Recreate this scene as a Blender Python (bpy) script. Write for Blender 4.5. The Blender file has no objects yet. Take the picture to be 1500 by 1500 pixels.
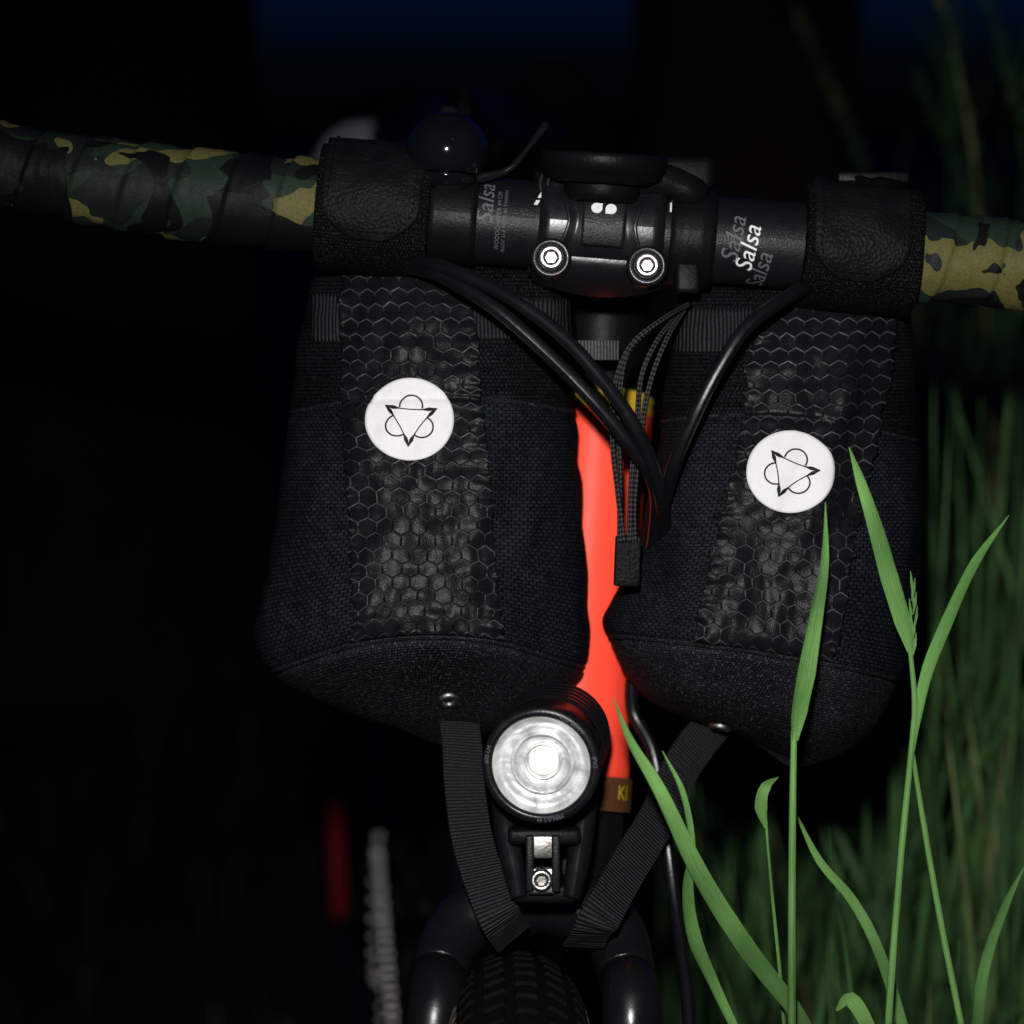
import bpy, bmesh, math, random
import numpy as np
from mathutils import Vector, Matrix, noise
random.seed(7)
D=0.78; F=3125.0; H=1.0; PITCH=math.radians(10)
cp,sp=math.cos(PITCH),math.sin(PITCH)
# bike-front frame (x right, y away, z up, origin at steering area) -> world; frame leans back by PITCH
def M(p):
    x,y,z=p; yy=y+D
    return Vector((x, yy*cp+z*sp-D, H - yy*sp + z*cp))
def Mi(w):
    x,y,z=w; a=y+D; b=z-H
    return Vector((x, a*cp-b*sp-D, a*sp+b*cp))
def V(px,py,y=0.0):
    s=(y+D)/F
    return Vector(((px-750)*s,y,(750-py)*s))
ident=lambda p:Vector(p)
scene=bpy.context.scene
col=scene.collection
def empty(name,loc=(0,0,0)):
    e=bpy.data.objects.new(name,None); e.empty_display_size=0.05; col.objects.link(e); return e
def add(name,verts,faces,mat,parent=None,xf=M,uvs=None,smooth=True,fm=None):
    me=bpy.data.meshes.new(name)
    me.from_pydata([tuple(xf(v)) for v in verts],[],[tuple(f) for f in faces])
    mats=mat if isinstance(mat,(list,tuple)) else [mat]
    for m in mats: me.materials.append(m)
    if fm: me.polygons.foreach_set('material_index',fm)
    if smooth: me.polygons.foreach_set('use_smooth',[True]*len(me.polygons))
    if uvs is not None:
        ul=me.uv_layers.new(name='UVMap')
        for l in me.loops: ul.data[l.index].uv=uvs[l.vertex_index]
    me.validate(); me.update()
    o=bpy.data.objects.new(name,me); col.objects.link(o)
    if parent: o.parent=parent
    return o
class Acc:
    def __init__(s): s.v=[];s.f=[];s.u=[];s.m=[]
    def put(s,v,f,u=None,m=0):
        n=len(s.v); s.v+=list(v); s.f+=[tuple(i+n for i in q) for q in f]
        s.u+=list(u) if u is not None else [(0,0)]*len(v); s.m+=[m]*len(f)
    def make(s,name,mat,parent=None,xf=M,smooth=True): return add(name,s.v,s.f,mat,parent,xf,s.u,smooth,s.m)
def catmull(pts,n=10):
    P=[np.array(p,float) for p in pts]; P=[2*P[0]-P[1]]+P+[2*P[-1]-P[-2]]
    out=[]
    for i in range(1,len(P)-2):
        for k in range(n):
            t=k/n; a,b,c,d=P[i-1],P[i],P[i+1],P[i+2]
            out.append(0.5*((2*b)+(c-a)*t+(2*a-5*b+4*c-d)*t*t+(3*b-a-3*c+d)*t**3))
    out.append(P[-2]); return out
def sweep(pts,rad,segs=16,rfn=None,flat=1.0):
    P=[Vector(p) for p in pts]; n=len(P)
    T=[(P[min(i+1,n-1)]-P[max(i-1,0)]).normalized() for i in range(n)]
    up=Vector((0,-1,0)) if abs(T[0].y)<0.9 else Vector((0,0,1))
    N=(up-T[0]*up.dot(T[0])).normalized()
    v=[];f=[];u=[];s=0
    for i in range(n):
        if i: s+=(P[i]-P[i-1]).length
        N=(N-T[i]*N.dot(T[i])).normalized(); B=T[i].cross(N)
        r=rad[i] if hasattr(rad,'__len__') else rad
        for j in range(segs+1):
            a=2*math.pi*j/segs; rr=r if rfn is None else rfn(s,a,r)
            v.append(P[i]+N*math.cos(a)*rr+B*math.sin(a)*rr*flat); u.append((s,a*r))
    for i in range(n-1):
        for j in range(segs):
            k=i*(segs+1)+j; f.append((k,k+1,k+segs+2,k+segs+1))
    v.append(P[0]);u.append((0,0));v.append(P[-1]);u.append((s,0)); c0=len(v)-2
    for j in range(segs):
        f.append((c0,j+1,j)); k=(n-1)*(segs+1)+j; f.append((c0+1,k,k+1))
    return v,f,u
def tube(name,pts,rad,mat,parent,segs=16,n=10,xf=M,rfn=None,flat=1.0):
    c=catmull([tuple(p) for p in pts],n) if n>1 else pts
    if hasattr(rad,'__len__'):
        rad=np.interp(np.linspace(0,len(pts)-1,len(c)),range(len(pts)),rad)
    v,f,u=sweep(c,rad,segs,rfn,flat); return add(name,v,f,mat,parent,xf,u)
def lathe(center,axis,prof,segs=48,squash=None):
    c=Vector(center);a=Vector(axis).normalized()
    e1=Vector((1,0,0)) if abs(a.x)<.8 else Vector((0,0,1)); e1=(e1-a*e1.dot(a)).normalized(); e2=a.cross(e1)
    v=[];f=[];u=[]
    for (r,h) in prof:
        for j in range(segs+1):
            t=2*math.pi*j/segs
            v.append(c+a*h+e1*math.cos(t)*r+e2*math.sin(t)*r); u.append((t*0.02,h+r))
    for i in range(len(prof)-1):
        for j in range(segs):
            k=i*(segs+1)+j; f.append((k,k+1,k+segs+2,k+segs+1))
    return v,f,u
def lat(name,center,axis,prof,mat,parent,segs=48,xf=M):
    v,f,u=lathe(center,axis,prof,segs); return add(name,v,f,mat,parent,xf,u)
def rbox(name,c,size,mat,parent,bev=0.002,rot=None,xf=M,taper=None):
    bm=bmesh.new(); bmesh.ops.create_cube(bm,size=1)
    for v in bm.verts:
        k=1.0
        if taper and v.co.z<0: k=taper
        v.co=Vector((v.co.x*size[0]*k,v.co.y*size[1],v.co.z*size[2]))
    bmesh.ops.bevel(bm,geom=bm.edges[:],offset=bev,segments=3,affect='EDGES',profile=.5)
    R=rot or Matrix.Identity(3)
    bm.verts.index_update()
    vs=[Vector(c)+R@v.co for v in bm.verts]; fs=[[q.index for q in f.verts] for f in bm.faces]; bm.free()
    o=add(name,vs,fs,mat,parent,xf,[(v.x,v.z) for v in vs],True)
    return o
# ------------------------------------------------------------------ materials
class NT:
    def __init__(s,name):
        s.m=bpy.data.materials.new(name); s.m.use_nodes=True; s.t=s.m.node_tree; s.n=s.t.nodes; s.l=s.t.links
        s.b=s.n['Principled BSDF']; s.out=s.n['Material Output']
    def node(s,t,**k):
        n=s.n.new(t)
        for a,b in k.items(): setattr(n,a,b)
        return n
    def setin(s,sock,val):
        if isinstance(val,bpy.types.NodeSocket): s.l.new(val,sock)
        else: sock.default_value=val
    def math(s,op,a,b=None,clamp=False,c=None):
        n=s.node('ShaderNodeMath',operation=op,use_clamp=clamp); s.setin(n.inputs[0],a)
        if b is not None: s.setin(n.inputs[1],b)
        if c is not None: s.setin(n.inputs[2],c)
        return n.outputs[0]
    def vm(s,op,a,b=None,sc=None):
        n=s.node('ShaderNodeVectorMath',operation=op); s.setin(n.inputs[0],a)
        if b is not None: s.setin(n.inputs[1],b)
        if sc is not None: n.inputs['Scale'].default_value=sc
        return n.outputs['Value'] if op in('LENGTH','DOT_PRODUCT') else n.outputs[0]
    def map(s,vec,scale=(1,1,1),loc=(0,0,0),rot=(0,0,0)):
        n=s.node('ShaderNodeMapping'); n.inputs['Scale'].default_value=scale; n.inputs['Location'].default_value=loc; n.inputs['Rotation'].default_value=rot
        s.l.new(vec,n.inputs[0]); return n.outputs[0]
    def mix(s,f,a,b):
        n=s.node('ShaderNodeMix',data_type='RGBA'); s.setin(n.inputs[0],f); s.setin(n.inputs[6],a); s.setin(n.inputs[7],b); return n.outputs[2]
    def ramp(s,f,stops,interp='LINEAR'):
        n=s.node('ShaderNodeValToRGB'); r=n.color_ramp; r.interpolation=interp
        while len(r.elements)<len(stops): r.elements.new(.5)
        for e,(p,c) in zip(r.elements,stops): e.position=p; e.color=c if len(c)==4 else (*c,1)
        s.setin(n.inputs[0],f); return n.outputs[0]
    def noise(s,vec,scale,detail=3,rough=.5,dist=0):
        n=s.node('ShaderNodeTexNoise'); n.inputs['Scale'].default_value=scale; n.inputs['Detail'].default_value=detail
        n.inputs['Roughness'].default_value=rough; n.inputs['Distortion'].default_value=dist
        if vec is not None: s.l.new(vec,n.inputs['Vector'])
        return n.outputs['Fac']
    def bump(s,h,strength=.3,dist=.001,normal=None):
        n=s.node('ShaderNodeBump'); n.inputs['Strength'].default_value=strength; n.inputs['Distance'].default_value=dist
        s.l.new(h,n.inputs['Height'])
        if normal is not None: s.l.new(normal,n.inputs['Normal'])
        return n.outputs[0]
    def P(s,**k):
        for a,b in k.items(): s.setin(s.b.inputs[a.replace('_',' ')],b)
    def uv(s): return s.node('ShaderNodeTexCoord').outputs['UV']
    def obj(s): return s.node('ShaderNodeTexCoord').outputs['Object']
def C(r,g,b): return (r,g,b,1)
def simple(name,colr,rough=.5,metal=0,spec=.5,nscale=300,var=.25,bump=.1,coat=0):
    t=NT(name); o=t.obj(); n=t.noise(o,nscale,1,.6)
    c=t.mix(n,C(*[x*(1-var) for x in colr]),C(*[min(1,x*(1+var)) for x in colr]))
    t.P(Base_Color=c,Metallic=metal,Specular_IOR_Level=spec,Coat_Weight=coat,Coat_Roughness=.06)
    n2=t.noise(o,nscale*.15,1,.6)
    t.P(Roughness=t.math('MULTIPLY_ADD',n2,.25,c=rough-.12))
    if bump: t.P(Normal=t.bump(n,bump,.0003))
    return t.m
m_gloss=simple('gloss_black_alloy',(.005,.005,.006),.30,0,.28,900,.3,.15)
m_satin=simple('satin_black_alloy',(.005,.005,.006),.42,0,.15,1500,.4,.5)
m_frame=simple('black_frame_paint',(.005,.005,.006),.28,0,.36,700,.3,.12)
m_plastic=simple('black_plastic',(.003,.003,.0035),.45,0,.08,800,.3,.4)
m_bell=simple('polished_black_bell',(.003,.0035,.004),.12,.0,.28,200,.2,0,.3)
m_cable=simple('black_cable_housing',(.004,.004,.005),.32,0,.26,600,.3,.15)
m_steel=simple('stainless_steel',(.62,.6,.57),.30,1,.5,1200,.15,.3)
m_dull=simple('dark_steel',(.25,.24,.22),.4,1,.5,900,.3,.3)
m_chain=simple('oily_chain_steel',(.34,.33,.31),.38,1,.5,900,.3,0)
m_gold=simple('gold_anodised',(.62,.42,.03),.35,.3,.5,900,.1,.1)
m_badge=simple('bronze_badge',(.11,.045,.018),.4,.3,.3,900,.3,.1)
m_red=simple('fluorescent_red_paint',(.98,.070,.038),.42,0,.12,60,.03,0)
m_red_shaded=simple('shaded_red_paint',(.11,.005,.007),.5,0,.15,60,.1,0)  # frame red with the shade on the rear stays put into its colour
m_white=simple('white_print',(.55,.55,.55),.5,0,.1,800,.2,0)
m_grey=simple('grey_print',(.075,.08,.085),.5,0,.1,800,.3,0)
m_rubber=simple('tyre_rubber',(.0036,.0034,.0040),.85,0,.04,250,.5,.4)
m_tan=simple('tyre_sidewall',(.050,.037,.024),.8,0,.1,500,.5,.6)
m_inkblack=simple('black_print',(.008,.008,.008),.6,0,.1,500,.2,0)
m_palegrey=simple('pale_grey_cloth',(.14,.15,.15),.9,0,.1,200,.3,0)
t=NT('reflective_patch'); o=t.obj(); n=t.noise(o,2200,1,.7); n2=t.noise(o,45,3,.6)
c=t.mix(n,C(.50,.49,.495),C(.72,.70,.705)); c=t.mix(t.math('MULTIPLY',n2,.3),c,C(.45,.44,.445))
t.P(Base_Color=c,Roughness=.7,Specular_IOR_Level=.05); m_patch=t.m
# hex ripstop
t=NT('hexagon_ripstop'); uv=t.uv()
p=t.vm('SCALE',uv,sc=1/.0060)
wob=t.node('ShaderNodeTexNoise'); wob.inputs['Scale'].default_value=55; wob.inputs['Detail'].default_value=1; t.l.new(uv,wob.inputs['Vector'])
p=t.vm('ADD',p,t.vm('SCALE',t.vm('SUBTRACT',wob.outputs['Color'],(.5,.5,.5)),sc=.6))
p=t.vm('MULTIPLY',t.vm('ADD',p,(50,50*1.7320508,0)),(1,1,0))
r=(1,1.7320508,1);h=(.5,.8660254,.5)
a=t.vm('SUBTRACT',t.vm('MODULO',p,r),h); b=t.vm('SUBTRACT',t.vm('MODULO',t.vm('SUBTRACT',p,(.5,.8660254,0)),r),h)
lt=t.math('LESS_THAN',t.vm('LENGTH',a),t.vm('LENGTH',b))
mx=t.node('ShaderNodeMix',data_type='VECTOR'); t.l.new(lt,mx.inputs[0]); t.l.new(b,mx.inputs[4]); t.l.new(a,mx.inputs[5])
gv=mx.outputs[1]; g=t.vm('ABSOLUTE',gv); sx=t.node('ShaderNodeSeparateXYZ'); t.l.new(g,sx.inputs[0])
mm=t.math('MAXIMUM',t.vm('DOT_PRODUCT',g,(.5,.8660254,0)),sx.outputs[0]); e=t.math('SUBTRACT',.5,mm)
line=t.math('SUBTRACT',1,t.math('DIVIDE',e,.07),True)
sg=t.node('ShaderNodeSeparateXYZ'); t.l.new(gv,sg.inputs[0])
top_=t.math('MULTIPLY_ADD',sg.outputs[1],2.2,c=.15,clamp=True)   # highlight painted along the upper cell edge, other edges darker
fine=t.noise(uv,1500,1,.5); big=t.noise(uv,30,2,.6)
cell=t.mix(fine,C(.0014,.0014,.0018),C(.0075,.0075,.0090))
lb=t.math('MULTIPLY_ADD',big,3.0,c=-.85,clamp=True)
lb=t.math('MULTIPLY',lb,t.math('MULTIPLY',line,t.math('MAXIMUM',top_,.18)))
c=t.mix(lb,cell,C(.085,.085,.092))
dark=t.math('MULTIPLY',line,t.math('SUBTRACT',1,top_)); c=t.mix(dark,c,C(.0006,.0006,.0008))
hgt=t.math('ADD',t.math('MULTIPLY',line,-.5),t.math('ADD',t.math('MULTIPLY',fine,.3),t.math('MULTIPLY',big,2.8)))
t.P(Base_Color=c,Roughness=.38,Specular_IOR_Level=.075,Normal=t.bump(hgt,.75,.0005))
m_hex=t.m
def weave(name,c1,c2,sx_,sy_,rough=.85,bs=.6,spec=.03,spk=0,mort=.25,speckle=1100,spc=.06):
    t=NT(name); uv=t.uv(); mp=t.map(uv,(sx_,sy_,1))
    br=t.node('ShaderNodeTexBrick'); br.inputs['Scale'].default_value=1; br.inputs['Mortar Size'].default_value=mort; br.inputs['Mortar Smooth'].default_value=.6
    br.inputs['Brick Width'].default_value=1; br.inputs['Row Height'].default_value=1; t.l.new(mp,br.inputs[0])
    nz=t.noise(mp,.7,1,.7); big=t.noise(uv,30,3,.65)
    k=t.math('MULTIPLY',t.math('SUBTRACT',1,br.outputs['Fac']),t.math('MULTIPLY_ADD',nz,1.6,c=-.25),True)
    kk=t.math('MULTIPLY',k,t.math('MULTIPLY_ADD',big,1.5,c=.05),True)
    c=t.mix(kk,C(*c1),C(*c2))
    if spk:
        sn=t.noise(uv,speckle,1,.5); s2=t.ramp(sn,[(.58,(0,0,0)),(.72,(1,1,1))]); c=t.mix(t.math('MULTIPLY',s2,spk),c,C(spc,spc,spc*1.1))
    t.P(Base_Color=c,Roughness=rough,Specular_IOR_Level=spec,Normal=t.bump(k,bs,.0006))
    return t.m
m_navy=weave('navy_mesh_fabric',(.0012,.0016,.0022),(.0160,.0205,.0275),300,820,spk=.12,mort=.16)
m_collar=weave('black_mesh_fabric',(.0010,.0010,.0013),(.014,.0145,.017),520,700,spk=.2)
m_base=weave('black_cordura',(.0018,.0018,.0023),(.034,.034,.040),950,1050,spk=.55,rough=.7,spec=.06,speckle=1000,spc=.075)
m_velcro=weave('velcro_loop_fabric',(.001,.001,.0014),(.0085,.0085,.0095),800,800,spk=.24)
def webmat(name,c1,c2,k):
    t=NT(name); uv=t.uv(); w=t.node('ShaderNodeTexWave'); w.inputs['Scale'].default_value=1; w.bands_direction='X'
    t.l.new(t.map(uv,(k,20,1)),w.inputs[0]); n=t.noise(uv,900,1)
    t.P(Base_Color=t.mix(t.math('MULTIPLY',w.outputs['Fac'],t.math('ADD',n,.2),True),C(*c1),C(*c2)),Roughness=.6,Specular_IOR_Level=.08,Normal=t.bump(w.outputs['Fac'],.8,.0006)); return t.m
m_web=webmat('nylon_webbing',(.0016,.0016,.002),(.032,.033,.036),240)
m_gweb=webmat('grey_webbing',(.015,.015,.015),(.13,.135,.13),260)
t=NT('braided_cord'); uv=t.uv(); ch=t.node('ShaderNodeTexChecker'); ch.inputs['Scale'].default_value=1
t.l.new(t.map(uv,(800,1100,1),rot=(0,0,.78)),ch.inputs[0])
t.P(Base_Color=t.mix(ch.outputs['Fac'],C(.002,.002,.002),C(.035,.035,.037)),Roughness=.6,Specular_IOR_Level=.08,Normal=t.bump(ch.outputs['Fac'],.8,.0005)); m_cord=t.m
t=NT('black_leather'); o=t.obj(); vo=t.node('ShaderNodeTexVoronoi'); vo.inputs['Scale'].default_value=800; t.l.new(o,vo.inputs[0]); n=t.noise(o,120,3,.6)
t.P(Base_Color=t.mix(n,C(.0014,.0014,.0017),C(.0070,.0070,.0078)),Roughness=.5,Specular_IOR_Level=.045,Normal=t.bump(t.math('ADD',vo.outputs['Distance'],t.math('MULTIPLY',n,1.6)),.5,.0006)); m_leather=t.m
# camo
t=NT('camouflage_bar_tape'); o=t.obj()
n1=t.noise(o,26,2,.5,.9); n2=t.noise(t.map(o,loc=(3.1,7.2,2.4)),31,2,.5,1.1); n3=t.noise(o,1000,1)
n4=t.noise(t.map(o,loc=(8.3,.7,5.4)),32,2,.5,.9)
c=t.mix(t.ramp(n1,[(0,(0,0,0)),(.5,(1,1,1))],'CONSTANT'),C(.0075,.0115,.0105),C(.013,.024,.015))
c=t.mix(t.ramp(n2,[(0,(0,0,0)),(.53,(1,1,1))],'CONSTANT'),c,C(.095,.088,.028))
c=t.mix(t.ramp(n4,[(0,(0,0,0)),(.54,(1,1,1))],'CONSTANT'),c,C(.0030,.0034,.004))
c=t.mix(t.math('MULTIPLY',n3,.55),c,C(.003,.003,.0025))
t.P(Base_Color=c,Roughness=.55,Specular_IOR_Level=.07,Normal=t.bump(n3,.35,.0004)); m_camo=t.m
t=NT('headlight_reflector'); o=t.obj(); n=t.noise(o,95,2,.6,1.2)
t.P(Base_Color=t.ramp(n,[(.3,(.26,.265,.26)),(.7,(.66,.67,.65))]),Metallic=.2,Roughness=.42,Normal=t.bump(n,.5,.0015)); m_refl=t.m
t=NT('led_dome'); n=t.noise(t.obj(),300,1); t.P(Base_Color=C(.85,.85,.80),Roughness=.15,Emission_Color=C(1,.98,.92),Emission_Strength=.35,Normal=t.bump(n,.1,.0002)); m_led=t.m  # weak emission paints the flash hot spot onto the dome
def grassmat(name,c1,c2,c3,vein=True,spec=.15):
    t=NT(name); gi=t.node('ShaderNodeNewGeometry').outputs['Random Per Island']
    c=t.ramp(gi,[(0,c1),(.6,c2),(.90,c2),(1,c3)])
    n=t.noise(t.obj(),22,1); n=t.math('MULTIPLY_ADD',n,3.2,c=-1.2,clamp=True)
    c=t.mix(t.math('MULTIPLY',n,.75),c,C(*[x*.28 for x in c1]))
    if vein:
        uv=t.uv(); st=t.noise(t.map(uv,(30,3,1)),1,1); st=t.math('MULTIPLY_ADD',st,2.6,c=-.8,clamp=True); c=t.mix(t.math('MULTIPLY',st,.5),c,C(*[x*.42 for x in c2])); t.P(Normal=t.bump(st,.5,.0008))
    t.P(Base_Color=c,Roughness=.5,Specular_IOR_Level=spec); return t.m
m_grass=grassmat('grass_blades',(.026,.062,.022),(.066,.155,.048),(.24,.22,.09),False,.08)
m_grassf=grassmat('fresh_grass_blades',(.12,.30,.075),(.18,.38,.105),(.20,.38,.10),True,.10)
m_leaf=grassmat('tree_leaves',(.03,.07,.02),(.05,.11,.03),(.08,.1,.03),False)
t=NT('bark'); n=t.noise(t.map(t.obj(),(14,14,3)),1,4,.65,.5)
t.P(Base_Color=t.mix(n,C(.010,.007,.006),C(.045,.028,.022)),Roughness=.9,Specular_IOR_Level=.1,Normal=t.bump(n,1,.03)); m_bark=t.m
t=NT('ground_soil_and_turf'); o=t.obj(); n=t.noise(o,3,4,.7)
t.P(Base_Color=t.mix(n,C(.012,.016,.008),C(.028,.022,.016)),Roughness=.95,Specular_IOR_Level=.1,Normal=t.bump(n,.8,.05)); m_ground=t.m

# ------------------------------------------------------------------ bicycle: handlebar frame
AL=math.radians(4.65)
O=V(890,338,0); ax=Vector((math.cos(AL),0,-math.sin(AL))); upv=Vector((math.sin(AL),0,math.cos(AL))); fw=Vector((0,-1,0))
def cyl(s,th,r): return O+ax*s+fw*(math.cos(th)*r)+upv*(math.sin(th)*r)
def S(px): return (px-890)/4006/math.cos(AL)
bike=empty('bicycle')
N=40; pts=[O+ax*(S(600)+(S(1215)-S(600))*i/N) for i in range(N+1)]
v,f,u=sweep(pts,.0158,48); add('handlebar_centre_section',v,f,m_satin,bike,uvs=u)
PIT=.0185
def tapefn(s,a,r):
    q=(s/PIT+a/(2*math.pi))%1.0
    return r+.0014*(q if q<.93 else (1-q)/.07*.93)+.0008*noise.noise(Vector((s*90,math.cos(a)*1.5,math.sin(a)*1.5)))+.0003*noise.noise(Vector((s*350,math.cos(a)*5,math.sin(a)*5)))
Lp=[O+ax*S(485), O+ax*S(330)+upv*.0005, O+ax*S(150)+upv*.0025, O+ax*S(10)+upv*.0055+fw*.002, O+ax*S(-60)+upv*.007+fw*.015, O+ax*S(-95)+upv*.006+fw*.06,O+ax*S(-110)-upv*.03+fw*.085,O+ax*S(-120)-upv*.09+fw*.07,O+ax*S(-135)-upv*.125+fw*.02]
tube('handlebar_tape_a',Lp,[.0163,.0163,.0155,.0145,.0145,.0145,.0145,.0145,.0145],m_camo,bike,48,60,rfn=tapefn)
Rp=[O+ax*S(1310), O+ax*S(1500), O+ax*S(1640)+upv*.003, O+ax*S(1740)+upv*.004+fw*.012, O+ax*S(1780)+upv*.002+fw*.06,O+ax*S(1795)-upv*.03+fw*.085,O+ax*S(1805)-upv*.09+fw*.07,O+ax*S(1820)-upv*.125+fw*.02]
tube('handlebar_tape_b',Rp,.0158,m_camo,bike,48,60,rfn=tapefn)
def text_mesh(s,size):
    cu=bpy.data.curves.new('tmp','FONT'); cu.body=s; cu.size=size; cu.align_x='CENTER'; cu.align_y='CENTER'; cu.resolution_u=3
    ob=bpy.data.objects.new('tmp',cu); col.objects.link(ob); dg=bpy.context.evaluated_depsgraph_get(); dg.update()
    me=bpy.data.meshes.new_from_object(ob.evaluated_get(dg))
    bm=bmesh.new(); bm.from_mesh(me); bmesh.ops.triangulate(bm,faces=bm.faces[:])
    bmesh.ops.subdivide_edges(bm,edges=[e for e in bm.edges if e.calc_length()>size*.12],cuts=2,use_grid_fill=True)
    bmesh.ops.triangulate(bm,faces=bm.faces[:]); bm.verts.index_update()
    vv=[tuple(v.co) for v in bm.verts]; ff=[[q.index for q in f.verts] for f in bm.faces]; bm.free()
    bpy.data.objects.remove(ob); bpy.data.meshes.remove(me); bpy.data.curves.remove(cu); return vv,ff
def bartext(name,s,size,px,th0,rot,mat,shear=.25,R=.0158+.00012):
    vv,ff=text_mesh(s,size); out=[]
    for x,y,z in vv:
        x=x+y*shear; X=x*math.cos(rot)-y*math.sin(rot); Y=x*math.sin(rot)+y*math.cos(rot)
        out.append(cyl(S(px)+X,th0+Y/R,R))
    add(name,out,ff,mat,bike,smooth=False)
h2=math.pi/2
bartext('bar_print_a','Salsa',.0085,712,.35,h2,m_grey)
bartext('bar_print_b','ne',.007,688,.75,h2,m_white)
bartext('bar_print_c','WOODCHIPPER 44 CM',.0022,731,-.1,h2,m_grey,0)
bartext('bar_print_c2','ALLOY 31.8 MADE IN TAIWAN',.0018,740,-.1,h2,m_grey,0)
bartext('bar_print_d','Salsa',.0092,1092,-.25,h2-.12,m_white)
bartext('bar_print_e','Salsa',.0092,1070,-.05,h2-.12,m_grey)
bartext('bar_print_f','Salsa',.0092,1112,-.85,h2-.12,m_grey)
bartext('bar_print_g','/',.019,792,.70,0,m_white,.1)
for q in (976,984): bartext('bar_print_tick','I',.0065,q,.55,0,m_white,0)
def sleeve(name,px0,px1,R,parent,seed):
    ns=24; nt=72; v=[];f=[];u=[]
    s0,s1=S(px0),S(px1)
    for i in range(ns+5):
        t=min(max((i-2)/(ns),0),1); ss=s0+(s1-s0)*t
        for j in range(nt+1):
            th=2*math.pi*j/nt
            r=R*(1+.04*math.cos(2*th+1.2)**2)+.0010*noise.noise(Vector((ss*60+seed,math.cos(th)*1.3,math.sin(th)*1.3)))+.0004*noise.noise(Vector((ss*300+seed,math.cos(th)*6,math.sin(th)*6)))
            if i in(0,ns+4): r=.0165
            if i in(1,ns+3): r-=.0008
            v.append(cyl(ss,th,r)); u.append((ss,th*R))
    for i in range(ns+4):
        for j in range(nt):
            k=i*(nt+1)+j; f.append((k,k+1,k+nt+2,k+nt+1))
    add(name,v,f,m_velcro,parent,uvs=u)
def flap(name,px0,px1,R,th0,th1,parent,mat=m_leather,stitch=True):
    s0,s1=S(px0),S(px1); sc=(s0+s1)/2; hw=(s1-s0)/2; v=[];f=[];nx=20;ny=50
    span=(th0-th1)
    def wid(dist):
        if dist<hw*.85: q=1-dist/(hw*.85); return hw*(1-.72*q**2.4)
        return hw
    for i in range(ny+1):
        th=th0-span*(1-(1-i/ny)**1.3); rr=wid((th-th1)*R)
        for j in range(nx+3):
            t=-1+2*min(max((j-1)/nx,0),1); r=R+.0009*noise.noise(Vector((t*2,th*2,px0)))
            if j in(0,nx+2) or i==ny: r-=.0026
            r+= .0005*math.cos(t*1.5)
            v.append(cyl(sc+t*rr,th,r))
    w=nx+3
    for i in range(ny):
        for j in range(w-1):
            k=i*w+j; f.append((k,k+1,k+w+1,k+w))
    add(name,v,f,mat,parent,uvs=[(0,0)]*len(v))
    if stitch:
        A=Acc(); path=[]
        for i in range(ny+1):
            th=th0-span*i/ny; dist=(th-th1)*R; rr=wid(dist)
            if dist>.0028: path.append((th,rr-.0028))
        e_=path[-1]
        loop=[(sc-w_,t_) for t_,w_ in path]+[(sc+e_[1]*k,e_[0]-.01) for k in (-.5,0,.5)]+[(sc+w_,t_) for t_,w_ in reversed(path)]
        P=[cyl(a,b,R+.0009) for a,b in loop]
        Ls=[0]
        for i in range(1,len(P)): Ls.append(Ls[-1]+(P[i]-P[i-1]).length)
        d=0
        def at(q):
            k=int(np.searchsorted(Ls,q)); k=max(1,min(k,len(P)-1)); tt=(q-Ls[k-1])/max(1e-9,Ls[k]-Ls[k-1]); return P[k-1].lerp(P[k],tt)
        while d<Ls[-1]-.002:
            vv,ff,uu=sweep([at(d),at(d+.0008),at(d+.0017)],[.0001,.00035,.0001],6); A.put(vv,ff,[(.0065,0)]*len(vv)); d+=.0028
        A.make(name+'_stitching',m_web,parent)

# ------------------------------------------------------------------ bags
class Bag: pass
def tab(T,py):
    ys=T[:,0]; return [float(np.interp(py,ys,T[:,k])) for k in range(1,5)]
def smooth_table(rows):
    R=np.array(rows,float); fine=np.array(catmull(R,8)); o=np.argsort(fine[:,0]); return fine[o]
def rampB(B,py):
    rp=min(max((py-B.r0)/(B.seam-B.r0),0),1); return rp*rp*(3-2*rp)
def dropB(B,ex,py):
    fade=1-.85*min(max((py-B.seam)/(B.T[-1,0]-B.seam),0),1)
    return (B.bow*fade*ex*ex+B.tilt*ex)*rampB(B,py)
def bpt(B,a,py,off=0,wr=True):
    xl,xr,hd,yc=tab(B.T,py); hd/=1000; yc/=1000
    n=2.4; sa,ca=math.sin(a),math.cos(a)
    ex=math.copysign(abs(sa)**(2/n),sa); ey=math.copysign(abs(ca)**(2/n),ca)
    cx=(xl+xr)/2; hw=(xr-xl)/2
    y=yc-hd*ey; drop=dropB(B,ex,py); px=cx+hw*ex
    nx,ny=ex,-ey*1.1; l=math.hypot(nx,ny)+1e-6; nx/=l; ny/=l
    o=off
    q=Vector((px/110+B.seed,y*15,py/190)); o+=.0046*noise.noise(q)*(1-.5*abs(ex)**3)+.0015*noise.noise(Vector((px/38+(py/120),y*40,py/80+B.seed)))
    o+=.0005*noise.noise(Vector((px/14,y*90,py/30+B.seed)))
    # soft folds running down from the strap
    fo=noise.noise(Vector((px/150,py/170,B.seed+9)))
    o+=.0026*math.sin((px+.35*py)/15+2.5*noise.noise(Vector((px/200,py/160,B.seed))))*max(0,fo)*(1-abs(ex)**3)
    o-=.0024*math.exp(-((py-B.seam)/5.0)**2)
    o-=.0012*math.exp(-((py-B.hem(ex))/4.0)**2)
    y+=ny*o; p=V(px,py+drop,y); p.x+=nx*o; return p
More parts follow.
